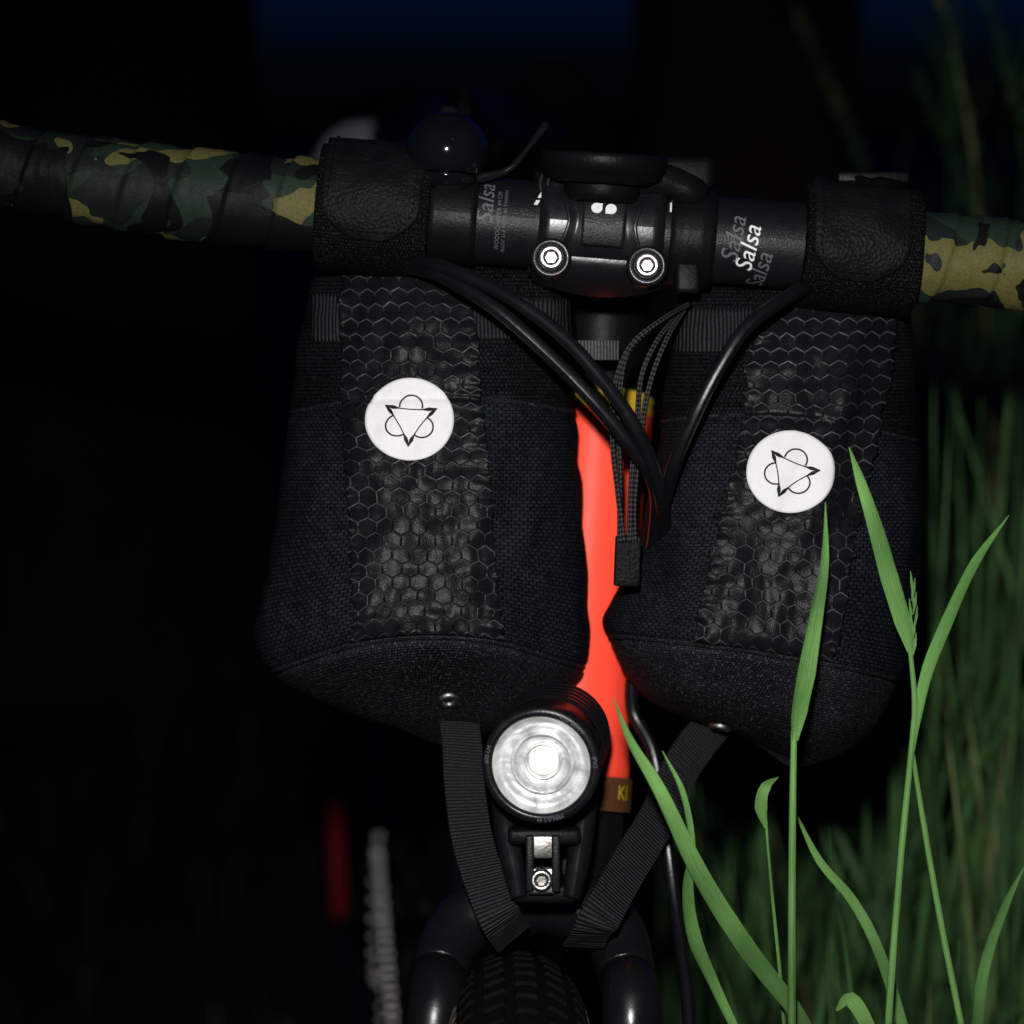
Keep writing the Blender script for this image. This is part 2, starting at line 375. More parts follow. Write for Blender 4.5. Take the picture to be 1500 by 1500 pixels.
def ang(B,px,py):
    xl,xr,_,_=tab(B.T,py); ex=(px-(xl+xr)/2)/((xr-xl)/2); ex=max(-1,min(1,ex))
    return math.asin(math.copysign(abs(ex)**(2.4/2),ex))
def undrop(B,px,py):
    q=py
    for _ in range(6):
        xl,xr,_,_=tab(B.T,q); ex=(px-(xl+xr)/2)/((xr-xl)/2); q=py-dropB(B,ex,q)
    return q
def spt(B,px,py,off):
    q=undrop(B,px,py); return bpt(B,ang(B,px,q),q,off)
def patch(B,name,edge,py0,py1,off,nx,ny,mat,puck=0,thick=.0022):
    v=[];u=[];f=[]
    for i in range(ny+3):
        t=min(max((i-1)/ny,0),1); py=py0+(py1-py0)*t; xl,xr=edge(py)
        for j in range(nx+3):
            s=min(max((j-1)/nx,0),1); px=xl+(xr-xl)*s
            ed=min(s,1-s)*(xr-xl); o=off
            if puck:
                o+=puck*1.2*math.exp(-ed/11)*(.2+1.1*noise.noise(Vector((py/9,px/60,B.seed))))+puck*.45*noise.noise(Vector((px/34,py/20,B.seed+5)))
                px+= (1 if s>.5 else -1)*4.5*math.exp(-ed/10)*noise.noise(Vector((py/7,7,B.seed)))
                o+=puck*.9*math.exp(-(py1-py)/14)*noise.noise(Vector((px/12,3,B.seed)))
            if i in(0,ny+2) or j in(0,nx+2): o=off-thick
            p=bpt(B,ang(B,px,py),py,o); v.append(p); u.append((px/4006,-py/4006))
    w=nx+3
    for i in range(ny+2):
        for j in range(w-1):
            k=i*w+j; f.append((k,k+1,k+w+1,k+w))
    return add(name,v,f,mat,B.e,uvs=u)
def make_bag(B):
    py0,py1=B.T[0,0],B.T[-1,0]; nr=190; nc=260; v=[];u=[];f=[];fm=[]
    rows=np.linspace(py0,py1,nr)
    for py in rows:
        for j in range(nc+1):
            a=-math.pi+2*math.pi*j/nc; v.append(bpt(B,a,py)); u.append((a*.055,-py/4006))
    for i in range(nr-1):
        for j in range(nc):
            k=i*(nc+1)+j; f.append((k,k+nc+1,k+nc+2,k+1)); py=(rows[i]+rows[i+1])/2
            a=-math.pi+2*math.pi*(j+.5)/nc; ex=math.copysign(abs(math.sin(a))**.833,math.sin(a))
            fm.append(2 if py>B.seam else (0 if py<B.hem(ex) else 1))
    for r_ in (0,nr-1):
        c=sum((v[r_*(nc+1)+j] for j in range(nc)),Vector())/nc; v.append(c); u.append((0,0)); 
        for j in range(nc): f.append((len(v)-1,r_*(nc+1)+j,r_*(nc+1)+j+1)); fm.append(2 if r_ else 0)
    add('bag_body',v,f,[m_collar,m_navy,m_base],B.e,uvs=u,fm=fm)
    P=[bpt(B,-2.2+4.4*k/80,B.seam-3,.0004) for k in range(81)]; v,f,u=sweep(P,.0011,8); add('bottom_seam_binding',v,f,m_base,B.e,uvs=u)
    for dy in(-2,-18,-44):
        P=[]
        for k in range(81):
            a=-2.2+4.4*k/80; ex=math.copysign(abs(math.sin(a))**.833,math.sin(a)); P.append(bpt(B,a,B.hem(ex)+dy,.0004))
        v,f,u=sweep(P,.0009 if dy==-2 else .0006,8); add('hem_binding',v,f,m_base if dy==-2 else m_collar,B.e,uvs=u)
def disc(B,cx,cy,R,rot):
    v=[];f=[];nr=14;nt=72
    for i in range(nr+2):
        r=R*min(i,nr)/nr
        for j in range(nt):
            a=2*math.pi*j/nt; v.append(spt(B,cx+r*math.cos(a),cy+r*math.sin(a),B.poff+.0012-(.0014 if i>nr else 0)))
    for i in range(nr+1):
        for j in range(nt): f.append((i*nt+j,i*nt+(j+1)%nt,(i+1)*nt+(j+1)%nt,(i+1)*nt+j))
    add('reflective_patch',v,f,m_patch,B.e)
    A=Acc()
    def rp(x,y): c,s=math.cos(rot),math.sin(rot); return (cx+x*c-y*s,cy+x*s+y*c)
    def stroke(pl,wl):
        vv=[];n=len(pl)
        for i in range(n):
            a=pl[max(i-1,0)];b=pl[min(i+1,n-1)];dx,dy=b[0]-a[0],b[1]-a[1];l=math.hypot(dx,dy)
            for sg in(-1,1):
                q=rp(pl[i][0]-sg*dy/l*wl[i]/2,pl[i][1]+sg*dx/l*wl[i]/2); vv.append(spt(B,q[0],q[1],B.poff+.00155))
        A.put(vv,[(2*i,2*i+1,2*i+3,2*i+2) for i in range(n-1)])
    # concave three-pointed star, each point a dark blade split by a white slit, rings bulging from its sides
    cor=[(math.cos(math.radians(q))*40,math.sin(math.radians(q))*40) for q in (207,333,90)]
    for i in range(3):
        a=np.array(cor[i]);b=np.array(cor[(i+1)%3]);mid=(a+b)/2*.60
        pl=[];wl=[]
        for k in range(41):
            t=k/40; pl.append(tuple((1-t)**2*a+2*t*(1-t)*mid+t*t*b)); x=min(t,1-t)*2; wl.append(1.6+3.8*math.exp(-((x-.30)/.17)**2))
        stroke(pl,wl)
        m=(a+b)/2; m=m/np.linalg.norm(m); cc=m*19.5; th=math.atan2(m[1],m[0])
        stroke([(cc[0]+15.5*math.cos(th+q),cc[1]+15.5*math.sin(th+q)) for q in np.linspace(-1.75,1.75,30)],[2.3]*30)
    A.make('emblem_print',m_inkblack,B.e,smooth=False)
def grommet(B,px,py):
    q=undrop(B,px,py); p=bpt(B,ang(B,px,q),q,.0006); p2=bpt(B,ang(B,px,q+6),q+6,.0006); p3=bpt(B,ang(B,px+6,q),q,.0006)
    nn=(p3-p).cross(p2-p).normalized()
    if nn.y>0: nn=-nn
    k=.0042
    lat('grommet',p,nn,[(k*.5,-.001),(k*.5,.0005),(k*.62,.0011),(k*.85,.0011),(k,.0004),(k,-.0006)],m_dull,B.e,32)
    lat('grommet_hole',p,nn,[(0,.0001),(k*.55,.0001)],m_inkblack,B.e,24)
L=Bag(); L.e=empty('handlebar_bag'); L.seed=3.1; L.bow=48; L.tilt=-4; L.r0=720; L.seam=935; L.poff=.0022
L.hem=lambda ex:582+24*ex*ex
L.T=smooth_table([(365,560,740,8,36),(378,500,800,18,34),(400,462,838,28,32),(440,446,838,33,32),(500,438,836,38,32),(590,430,840,44,32),(700,414,850,47,30),(800,396,854,49,30),(870,376,856,50,30),(905,380,855,50,30),(936,400,850,48,30),(965,430,842,44,33),(1005,490,815,34,38),(1045,575,755,22,42),(1070,625,708,10,45),(1080,648,690,3,46)])
make_bag(L)
lp=lambda py:(np.interp(py,[385,600,935],[500,506,524]),np.interp(py,[385,600,935],[688,704,733]))
patch(L,'front_panel',lp,385,930,L.poff,70,220,m_hex,puck=.0016)
disc(L,603,614,60.5,math.radians(4)); grommet(L,657,1025)
patch(L,'webbing_band',lambda p:(692,836),440,496,.0012,24,10,m_web)
patch(L,'webbing_band_outer',lambda p:(456,498),430,500,.0012,10,10,m_web)
sleeve('bar_strap',470,631,.0232,L.e,1.0); flap('strap_flap',478,622,.0252,2.0,-.56,L.e)
R=Bag(); R.e=empty('handlebar_bag.001'); R.seed=9.4; R.bow=8; R.tilt=32; R.r0=780; R.seam=957; R.poff=.0022
R.hem=lambda ex:612+22*ex*ex+14*ex
R.T=smooth_table([(395,1080,1250,8,36),(410,1020,1310,18,34),(440,990,1334,28,32),(520,983,1341,38,32),(620,970,1343,44,32),(700,955,1346,47,30),(790,930,1349,49,30),(860,906,1346,50,30),(925,881,1330,50,30),(958,886,1318,48,30),(1000,908,1295,43,33),(1040,938,1270,37,37),(1068,970,1235,28,42),(1085,1010,1200,16,46),(1092,1060,1160,4,48)])
make_bag(R)
rpn=lambda py:(np.interp(py,[430,520,640,930,960],[1120,1098,1085,1022,1018]),np.interp(py,[430,520,640,930,960],[1314,1305,1284,1222,1212]))
patch(R,'front_panel',rpn,432,952,R.poff,70,220,m_hex,puck=.0016)
disc(R,1157,691,60.5,math.radians(24)); grommet(R,1055,1065)
patch(R,'webbing_band',lambda p:(990,1100),452,515,.0012,24,10,m_web)
sleeve('bar_strap',1171,1336,.0232,R.e,5.0); flap('strap_flap',1178,1316,.0252,2.0,-.58,R.e)
flap('strap_loop',1212,1322,.0285,2.2,.95,R.e,m_velcro,False)
rbox('strap_buckle',cyl(S(1262),1.15,.0275),(.026,.006,.004),m_plastic,R.e,.001)
def ribbon(name,P,width,thick,mat,parent):
    c=catmull(P,10); P2=[Vector(x) for x in c]; n=len(P2); v=[];u=[];f=[];s=0
    for i in range(n):
        if i: s+=(P2[i]-P2[i-1]).length
        T=(P2[min(i+1,n-1)]-P2[max(i-1,0)]).normalized(); nn=Vector((0.25,-1,0)); nn=(nn-T*nn.dot(T)).normalized(); w=T.cross(nn)
        for (a,b) in((-1,-1),(-1,1),(1,1),(1,-1)):
            v.append(P2[i]+w*a*width/2+nn*b*thick/2); u.append((s,a*width/2))
    for i in range(n-1):
        for j in range(4): f.append((4*i+j,4*i+(j+1)%4,4*i+4+(j+1)%4,4*i+4+j))
    f.append((0,1,2,3)); f.append((4*n-1,4*n-2,4*n-3,4*n-4)); return add(name,v,f,mat,parent,uvs=u,smooth=False)
ribbon('lower_strap',[V(665,1020,.04),V(676,1085,.022),V(680,1150,.012),V(694,1240,.0),V(728,1335,-.016),V(752,1375,.0)],.0152,.0014,m_web,L.e)
ribbon('lower_strap',[V(1060,1040,.045),V(1003,1115,.03),V(965,1195,.016),V(920,1270,.0),V(878,1345,-.014),V(855,1385,.0)],.0152,.0014,m_web,R.e)
# ------------------------------------------------------------------ stem
sc=S(879)
def face():
    v=[];f=[];u=[];nt=60;ns=24
    for i in range(nt+3):
        th=-1.35+2.7*min(max((i-1)/nt,0),1)
        k=abs(th)/1.0; w=.0125+.0095*min(k,1.2)**1.6
        for j in range(ns+3):
            t=-1+2*min(max((j-1)/ns,0),1); r=.0192+.0014*abs(t)**3*(1 if k<.6 else .3)
            if abs(t)>.62 and k<.75: r-=.0008
            if i in(0,nt+2) or j in(0,ns+2): r=.0155
            v.append(cyl(sc+t*w,th,r)); u.append((t*w,th*r))
    w=ns+3
    for i in range(nt+2):
        for j in range(w-1): k=i*w+j; f.append((k,k+1,k+w+1,k+w))
    add('stem_faceplate',v,f,m_gloss,bike,uvs=u)
    v=[];f=[]
    for i in range(23):
        th=-.42+1.0*min(max((i-1)/20,0),1); q=abs((i-11)/10.)
        for j in range(15):
            t=-1+2*min(max((j-1)/12,0),1); r=.0207 if not(i in(0,22) or j in(0,14)) else .0188
            v.append(cyl(sc+.0005+t*(.0078-.0012*max(0,q-.7)),th,r))
    for i in range(22):
        for j in range(14): k=i*15+j; f.append((k,k+1,k+16,k+15))
    add('stem_faceplate_insert',v,f,m_satin,bike)
face()
for sx_,sg in((-.0024,1),(.0027,-1)):
    v=[cyl(sc+sx_,.24,.0212)];n=24
    for k in range(n):
        a=2*math.pi*k/n; x=math.cos(a); y=math.sin(a)
        if x*sg>0.2: y=y if y*sg<0 else .95*sg
        v.append(cyl(sc+sx_+.0020*x,.24+.0019*y/.0207,.0212))
    add('stem_mark',v,[(0,1+k,1+(k+1)%n) for k in range(n)],m_white,bike,smooth=False)
def bolt(name,c,axis,r,parent,mat=m_steel,mat2=m_dull):
    v,f,u=lathe(c,axis,[(r,-.002),(r,.0012),(r*.9,.002),(r*.62,.0021),(r*.52,.0017)],32)
    add(name,v,f,mat,parent,uvs=u)
    v,f,u=lathe(c,axis,[(r*.6,.0019),(r*.5,.0016),(r*.46,-.0005),(0,-.0005)],6); add(name+'_socket',v,f,mat2,parent,uvs=u,smooth=False)
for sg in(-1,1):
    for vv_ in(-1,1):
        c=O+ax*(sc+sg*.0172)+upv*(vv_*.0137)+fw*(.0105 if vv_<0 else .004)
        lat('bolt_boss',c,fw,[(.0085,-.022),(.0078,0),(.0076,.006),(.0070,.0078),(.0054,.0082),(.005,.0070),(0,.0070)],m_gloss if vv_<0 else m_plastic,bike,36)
        bolt('stem_bolt',c+fw*.0082,fw,.0046,bike,m_steel if vv_<0 else m_plastic,m_dull if vv_<0 else m_plastic)  # upper bolts and bosses take dark plastic to stand in for shadow
v=[];f=[]
for i in range(13):
    for j in range(25):
        t=-1+2*j/24; q=i/12
        v.append(O+ax*(sc+t*.0235)+upv*(-.0125-q*(.0125-.0045*t*t))+fw*(.017-.012*q*q))
for i in range(12):
    for j in range(24): k=i*25+j; f.append((k,k+1,k+26,k+25))
add('stem_lower_lip',v,f,m_gloss,bike)
v,f,u=sweep([O+ax*(sc-.0225+.045*i/10)-fw*.002 for i in range(11)],.0205,40); add('stem_bar_clamp',v,f,m_gloss,bike,uvs=u)
tube('stem_body',[O+ax*sc+Vector((0,.012,-.003)),O+ax*sc+Vector((0,.04,-.004)),O+ax*sc+Vector((-.001,.078,-.005))],[.0195,.017,.018],m_plastic,bike,32)
hax=(V(836,1140,.052)-V(874,604,.072)).normalized()
top=V(874,604,.072); bot=V(836,1150,.052); hl=(bot-top).length
lat('stem_steerer_clamp',top-hax*.062,hax,[(0,-.01),(.017,-.01),(.0185,-.008),(.0185,.038),(.0175,.04),(.0175,.062)],m_plastic,bike)
for k in range(3): lat('headset_spacer',top-hax*(.024-.008*k),hax,[(.0172,0),(.018,.0006),(.018,.0068),(.0172,.0074)],m_plastic,bike)
lat('headset_upper_cup',top-hax*.0045,hax,[(.017,-.003),(.0222,-.002),(.0228,-.0005),(.0222,.0006),(.0222,.0022),(.0230,.003),(.0228,.006)],m_gold,bike,64)
lat('head_tube',top,hax,[(.0215,0),(.0225,.001),(.0225,.008),(.0212,.018),(.0206,hl*.5),(.0212,hl-.02),(.0228,hl-.008),(.0228,hl),(.021,hl)],m_red,bike,64)
lat('headset_lower_cup',bot,hax,[(.021,-.001),(.0235,.0),(.0235,.004),(.022,.007),(.02,.012)],m_plastic,bike,64)
v=[];f=[];c0=top+hax*(hl+.002); e1=Vector((1,0,0)); e1=(e1-hax*e1.dot(hax)).normalized(); e2=Vector((0,-1,0)); e2=(e2-hax*e2.dot(hax)).normalized()
for i in range(9):
    for j in range(13):
        a=.1+1.4*j/12; v.append(c0+hax*(-.006+.013*i/8)+(e1*math.sin(a)+e2*math.cos(a))*.0242)
for i in range(8):
    for j in range(12): k=i*13+j; f.append((k,k+1,k+14,k+13))
add('head_badge',v,f,m_badge,bike)
vv,ff=text_mesh('KI',.008); out=[]
for x,y,z in vv:
    a=.95+x/.0244; out.append(c0-hax*y+(e1*math.sin(a)+e2*math.cos(a))*.0245)
add('head_badge_print',out,ff,m_gold,bike,smooth=False)
v=[];f=[];u=[]
for i in range(5):
    for j in range(21):
        p=V(838+68*j/20,499+28*i/4,.020-.006*math.sin(math.pi*j/20)); v.append(p); u.append((j*.0009,i*.002))
for i in range(4):
    for j in range(20): k=i*21+j; f.append((k,k+1,k+22,k+21))
add('grey_strap',v,f,m_gweb,L.e,uvs=u)
v,f,u=sweep([O+ax*(S(978)+(S(1043)-S(978))*i/8) for i in range(9)],.0186,40,rfn=lambda s,a,r:r+(.0006 if .003<s<.0135 else -.0004)); add('mount_collar',v,f,m_plastic,bike,uvs=u)
rbox('mount_collar_lug',O+ax*S(1008)-upv*.016+fw*.010,(.009,.010,.012),m_plastic,bike,.0018)
# ------------------------------------------------------------------ bike computer
comp=empty('bike_computer'); cc=V(884,243,-.014); cax=Vector((.06,-.16,1)).normalized()
lat('computer_body',cc,cax,[(0,-.0062),(.018,-.0062),(.0215,-.0045),(.0222,-.002),(.0228,-.0018),(.0230,.0030),(.0226,.0042),(.0215,.0046),(.0205,.0046),(.0200,.0040),(0,.0040)],m_plastic,comp,72)
lat('computer_mount_puck',cc-cax*.0095,cax,[(0,-.003),(.013,-.003),(.014,0),(.014,.004)],m_plastic,comp,40)
tube('computer_mount_arm',[cc-cax*.008+Vector((.004,0,0)),V(960,262,-.012),V(1005,278,-.014),O+ax*S(1010)+upv*.014+fw*.01],[.0055,.006,.006,.006],m_plastic,comp,16)
rbox('computer_side_mount',V(995,258,-.004),(.024,.02,.012),m_plastic,comp,.003)
# ------------------------------------------------------------------ bell
bell=empty('bicycle_bell'); bc=V(655,222,-.012); bax=Vector((.05,-.02,1)).normalized()
prof=[(.0150*math.cos(a),.0142*math.sin(a)) for a in np.linspace(-.62,math.pi/2,32)]
lat('bell_dome',bc,bax,[(.0112,-.0084)]+prof,m_bell,bell,64)
lat('bell_base',bc,bax,[(0,-.0140),(.007,-.0138),(.0098,-.0122),(.0112,-.0100),(.0112,-.0088),(0,-.0088)],m_bell,bell,64)
lat('bell_knob',bc,bax,[(.0035,.0132),(.0032,.0152),(.002,.0162),(0,.0164)],m_gloss,bell,32)
v,f,u=sweep([O+ax*(S(628)+(S(700)-S(628))*i/6) for i in range(7)],.0170,40); add('bell_clamp',v,f,m_plastic,bell,uvs=u)
rbox('bell_clamp_neck',V(655,276,-.008),(.014,.012,.010),m_plastic,bell,.002)
tube('bell_striker',[V(700,262,-.014),V(745,248,-.018),V(775,215,-.016),V(800,182,-.012)],[.0018,.0012,.0010,.0016],m_gloss,bell,12)
rbox('strap_end',V(562,222,.004),(.016,.004,.006),m_plastic,L.e,.0012)
# ------------------------------------------------------------------ cables
tube('brake_cable',[V(560,366,.004),V(605,382,-.012),V(650,392,-.026),V(740,432,-.036),V(828,497,-.040),V(900,580,-.040),V(940,645,-.036),V(966,715,-.026),V(972,790,-.0),V(955,900,.035),V(930,1020,.045)],.00255,m_cable,bike,14)
tube('shift_cable',[V(560,380,.004),V(605,392,-.010),V(648,405,-.024),V(725,452,-.034),V(805,522,-.036),V(870,588,-.037),V(925,655,-.033),V(955,700,-.026),V(962,760,-.008),V(940,900,.035),V(925,1030,.045),V(958,1110,.04),V(985,1300,.03),V(1010,1500,.0),V(1000,1700,-.03)],.0026,m_cable,bike,14)
tube('front_brake_cable',[V(1230,405,.004),V(1195,416,-.010),V(1158,432,-.024),V(1095,478,-.034),V(1050,545,-.036),V(1015,615,-.034),V(985,690,-.026),V(968,760,-.005),V(950,880,.035),V(945,1000,.045)],.0025,m_cable,bike,14)
for k,P_ in enumerate(([(1010,445,0),(970,468,-.02),(925,505,-.026),(902,560,-.026),(897,640,-.022),(905,720,-.022),(914,795,-.024)],[(1000,455,0),(965,495,-.018),(940,550,-.022),(933,620,-.018),(925,700,-.02),(922,795,-.024)],[(1000,450,0),(958,478,-.020),(918,520,-.026),(907,600,-.024),(908,700,-.020),(908,795,-.024)],[(1003,452,0),(975,500,-.016),(950,570,-.018),(936,660,-.018),(929,740,-.02),(930,795,-.024)])):
    tube('drawcord_%d'%(k+1),[V(*q) for q in P_],.0010,m_cord,R.e,10)
rbox('drawcord_tab',V(919,822,-.022),(.0092,.0030,.0180),m_leather,R.e,.0008,Matrix.Rotation(.04,3,'Y'))
# ------------------------------------------------------------------ headlight
hl_=empty('bicycle_headlight'); fc=V(792,1122,-.052); bk=V(821,1066,.010); a=(fc-bk).normalized()
prof=[(0,-.062),(.012,-.062),(.0165,-.058),(.0182,-.052)]
for k in range(5): h0=-.050+k*.0055; prof+=[(.0196,h0),(.0196,h0+.0028),(.0182,h0+.0034),(.0182,h0+.005)]
prof+=[(.0194,-.021),(.0198,-.012),(.0201,-.009),(.0203,-.006),(.0203,-.0008),(.0197,.0),(.0180,.0003),(.0171,-.0002),(.0168,-.0015)]
lat('headlight_body',fc,a,prof,m_gloss,hl_,72)
lat('headlight_reflector',fc,a,[(.0169,-.0012),(.0160,-.0022),(.0140,-.0045),(.0138,-.0042),(.0110,-.0062),(.0085,-.0080),(.0075,-.0090),(.0064,-.0092),(.0060,-.0060),(.0060,-.0095),(0,-.0098)],m_refl,hl_,72)
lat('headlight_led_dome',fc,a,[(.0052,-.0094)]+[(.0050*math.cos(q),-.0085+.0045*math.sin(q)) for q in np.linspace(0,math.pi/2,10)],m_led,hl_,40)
lat('headlight_lens_ring',fc,a,[(.0112,-.006),(.0108,-.0040),(.0098,-.0040),(.0094,-.0068)],m_refl,hl_,64)
e1=Vector((1,0,0)); e1=(e1-a*e1.dot(a)).normalized(); e2=a.cross(e1)
if e2.z<0: e2=-e2
A=Acc()
for txt,ang0 in(('LED BEAM',.95),('600 LM',2.95),('MIN-0.5 M',4.9),('IPX5',.1)):
    vv,ff=text_mesh(txt,.0021); out=[]
    for x,y,z in vv:
        q=ang0-x/.0185; r=.0186+y; out.append(fc+e1*math.cos(q)*r+e2*math.sin(q)*r+a*.00045)
    A.put(out,ff)
A.make('headlight_print',m_grey,hl_,smooth=False)
for px0,px1 in((742,752),(853,845)):
    tube('bracket_arm',[V(px0-6 if px0<800 else px0+6,1150,-.010),V(px0,1215,-.016),V(px1,1270,-.020),V(px1+(8 if px0<800 else -8),1315,-.022)],[.0045,.0045,.0042,.003],m_gloss,hl_,14)
rbox('bracket_bridge',V(797,1222,-.020),(.026,.014,.006),m_plastic,hl_,.0018)
rbox('bracket_bridge_lower',V(797,1306,-.016),(.022,.012,.007),m_plastic,hl_,.0018)
for sx_ in(776,814): rbox('bracket_plate',V(sx_,1262,-.024),(.0030,.010,.020),m_satin,hl_,.0008)
rbox('bracket_nut_plate',V(793,1290,-.026),(.0098,.003,.0098),m_steel,hl_,.0012)
bolt('bracket_bolt',V(793,1289,-.0285),Vector((0,-1,0)),.0040,hl_)
rbox('bracket_tab',V(795,1240,-.026),(.008,.003,.008),m_dull,hl_,.0006)
# ------------------------------------------------------------------ fork + front wheel
axW=Vector((-.024,-.13,.357)); axl=Mi(axW)
lat('fork_crown_race',bot+hax*.010,hax,[(.021,0),(.0215,.006),(.020,.02),(.018,.035)],m_frame,bike)
def leg(sg,P,name):
    end=axl+Vector((sg*.055,0,0)); tube(name,P+[P[-1].lerp(end,.4)+Vector((0,.012,0)),end],[.0125,.0130,.0118,.0108,.0105,.0098,.009],m_frame,bike,28)
leg(-1,[V(806,1318,.034),V(735,1326,.030),V(674,1358,.024),V(643,1425,.010),V(632,1520,-.012)],'fork_blade_a')
leg(1,[V(794,1318,.034),V(858,1332,.030),V(900,1368,.024),V(917,1430,.010),V(924,1520,-.012)],'fork_blade_b')
rl=math.radians(4.65)
def wheel(parent,c,R,wr,name,roll,yaw=0,tread=True,hubw=.05):
    Rm=Matrix.Rotation(yaw,3,'Z')@Matrix.Rotation(roll,3,'Y')
    X=Rm@Vector((1,0,0));Y=Rm@Vector((0,1,0));Z=Rm@Vector((0,0,1)); c=Vector(c)
    def pt(phi,r,x): return c+X*x+Y*math.sin(phi)*r+Z*math.cos(phi)*r
    v=[];f=[];fm=[];n=160;m=20
    for i in range(n):
        ph=2*math.pi*i/n
        for j in range(m): q=2*math.pi*j/m; v.append(pt(ph,R-wr+wr*math.cos(q)*.98,wr*math.sin(q)))
    for i in range(n):
        for j in range(m):
            f.append((i*m+j,i*m+(j+1)%m,((i+1)%n)*m+(j+1)%m,((i+1)%n)*m+j)); q=(2*math.pi*(j+.5)/m)
            fm.append(0 if math.cos(q)>.15 else 1)
    add(name+'_tyre',v,f,[m_rubber,m_tan],parent,ident,fm=fm)
    A=Acc()
    if tread:
        for i in range(150):
            for k,q in enumerate((-1.35,-.95,-.45,0,.45,.95,1.35)):
                ph=2*math.pi*(i+(.5 if k%2 else 0))/150; vs=[]
                for dr in(-.001,.0007):
                    for (dp,dq) in((-1,-1),(1,-1),(1,1),(-1,1)):
                        sh=.8 if dr>0 else 1
                        p2=ph+dp*.0050/R*sh; q2=q+dq*.17*sh; rr=wr+dr; vs.append(pt(p2,R-wr+rr*math.cos(q2),rr*math.sin(q2)))
                A.put(vs,[(4,5,6,7),(0,1,5,4),(1,2,6,5),(2,3,7,6),(3,0,4,7)],None,1 if abs(q)>1.2 else 0)
        A.make(name+'_tread',[m_rubber,m_tan],parent,ident,False)
    prof=[(-.012,R-2*wr+.004),(-.013,R-2*wr-.006),(-.008,R-2*wr-.018),(.008,R-2*wr-.018),(.013,R-2*wr-.006),(.012,R-2*wr+.004)]
    v=[];f=[]
    for i in range(120):
        for x,r in prof: v.append(pt(2*math.pi*i/120,r,x))
    for i in range(120):
        for j in range(6): f.append((i*6+j,i*6+(j+1)%6,((i+1)%120)*6+(j+1)%6,((i+1)%120)*6+j))
    add(name+'_rim',v,f,m_satin,parent,ident)
    A=Acc()
    for i in range(32):
        sd=1 if i%2 else -1; p0=pt(2*math.pi*i/32+.35*(1 if i%4<2 else -1),.022,sd*.028); p1=pt(2*math.pi*i/32,R-2*wr-.015,0); vv,ff,uu=sweep([p0,p1],.0009,5); A.put(vv,ff,uu)
    A.make(name+'_spokes',m_dull,parent,ident)
    vv,ff,uu=lathe(c,X,[(0,-hubw),(.008,-hubw),(.008,-.034),(.026,-.031),(.026,-.027),(.013,-.024),(.013,.024),(.026,.027),(.026,.031),(.008,.034),(.008,hubw),(0,hubw)],32); add(name+'_hub',vv,ff,m_satin,parent,ident,uu)
wheel(bike,axW,.359,.0250,'front_wheel',rl)
RW=Vector((-.070,.93,.36)); 
wheel(bike,RW,.36,.021,'rear_wheel',0,.11,False,.07)
def tW(name,pts,r,mat,segs=20): return tube(name,pts,r,mat,bike,segs,8,ident)
BB=Vector((-.03,.50,.285)); SC=Vector((-.03,.62,.80))
tW('down_tube',[M(bot-hax*.03)+Vector((0,.014,0)),BB],.017,m_frame)
tW('top_tube',[M(top+hax*.03)+Vector((0,.012,0)),SC-Vector((0,0,.03))],.0145,m_red)
tW('seat_tube',[BB,SC],.0155,m_frame)
tW('seat_post',[SC-Vector((0,0,.02)),SC+Vector((0,.045,.14))],.0136,m_satin)
for sg in(-1,1):
    e=RW+Vector((sg*.068,0,0))
    if sg<0:
        e=RW+Vector((-.074,-.008,-.01)); mid=RW+Vector((-.074,-.02,.11))
        tW('seat_stay',[SC+Vector((-.012,.01,-.02)),SC.lerp(mid,.5)+Vector((-.02,0,0)),mid,e],.0080,m_red_shaded)
    else: tW('seat_stay_b',[SC+Vector((.012,.01,-.02)),SC.lerp(e,.45)+Vector((.018,0,0)),e],.0078,m_red_shaded)
    tW('chain_stay',[BB+Vector((sg*.025,.02,0)),BB.lerp(e,.5)+Vector((sg*.012,0,0)),e],.009,m_frame)
X=Vector((1,0,0))
for k,rr in enumerate((.058,.052,.046,.040,.034,.028)):
    vv,ff,uu=lathe(RW+X*(-.040+.004*k),X,[(0,-.001),(rr-.003,-.001),(rr-.003,.001),(0,.001)],int(rr*2*math.pi/.0127)*4)
    add('cassette_sprocket',vv,ff,m_plastic,bike,ident,uu)
A=Acc(); rr=.062; cx=RW.x-.042
# chain: around the sprocket, down to the derailleur and forward to the chainring
P=[Vector((cx,RW.y+rr*math.cos(q),RW.z+rr*math.sin(q))) for q in np.linspace(math.radians(70),math.radians(265),15)]
P1=Vector((cx,RW.y-rr*.2,RW.z+rr*.96)); Q0=Vector((-.070,.50,.285+.085)); DJ=Vector((-.105,.90,.235)); Q1=Vector((-.075,.5,.2))
full=P+[P[-1].lerp(DJ,t_) for t_ in np.linspace(.15,1,6)]+[DJ.lerp(Q1,t_) for t_ in np.linspace(.05,1,30)]+[P1.lerp(Q0,t_) for t_ in np.linspace(.05,1,30)]
for i,p in enumerate(full):
    k_=1.0 if i%2 else .72
    vv,ff,uu=lathe(p,X,[(0,-.0045*k_),(.0030,-.0042*k_),(.0038,-.0030*k_),(.0022,0),(.0038,.0030*k_),(.0030,.0042*k_),(0,.0045*k_)],10); A.put(vv,ff,uu)
A.make('chain',m_chain,bike,ident)
lat('chainring',BB+X*-.045,X,[(.03,-.001),(.082,-.0015),(.085,0),(.082,.0015),(.03,.001)],m_satin,bike,80,ident)
tW('crank_arm',[BB+X*-.062,BB+Vector((-.072,.08,-.02)),BB+Vector((-.078,.165,-.03))],.011,m_satin)
tW('rear_derailleur_cage',[RW+Vector((-.045,0,-.03)),RW+Vector((-.05,-.01,-.11)),RW+Vector((-.04,-.01,-.15))],.010,m_satin)
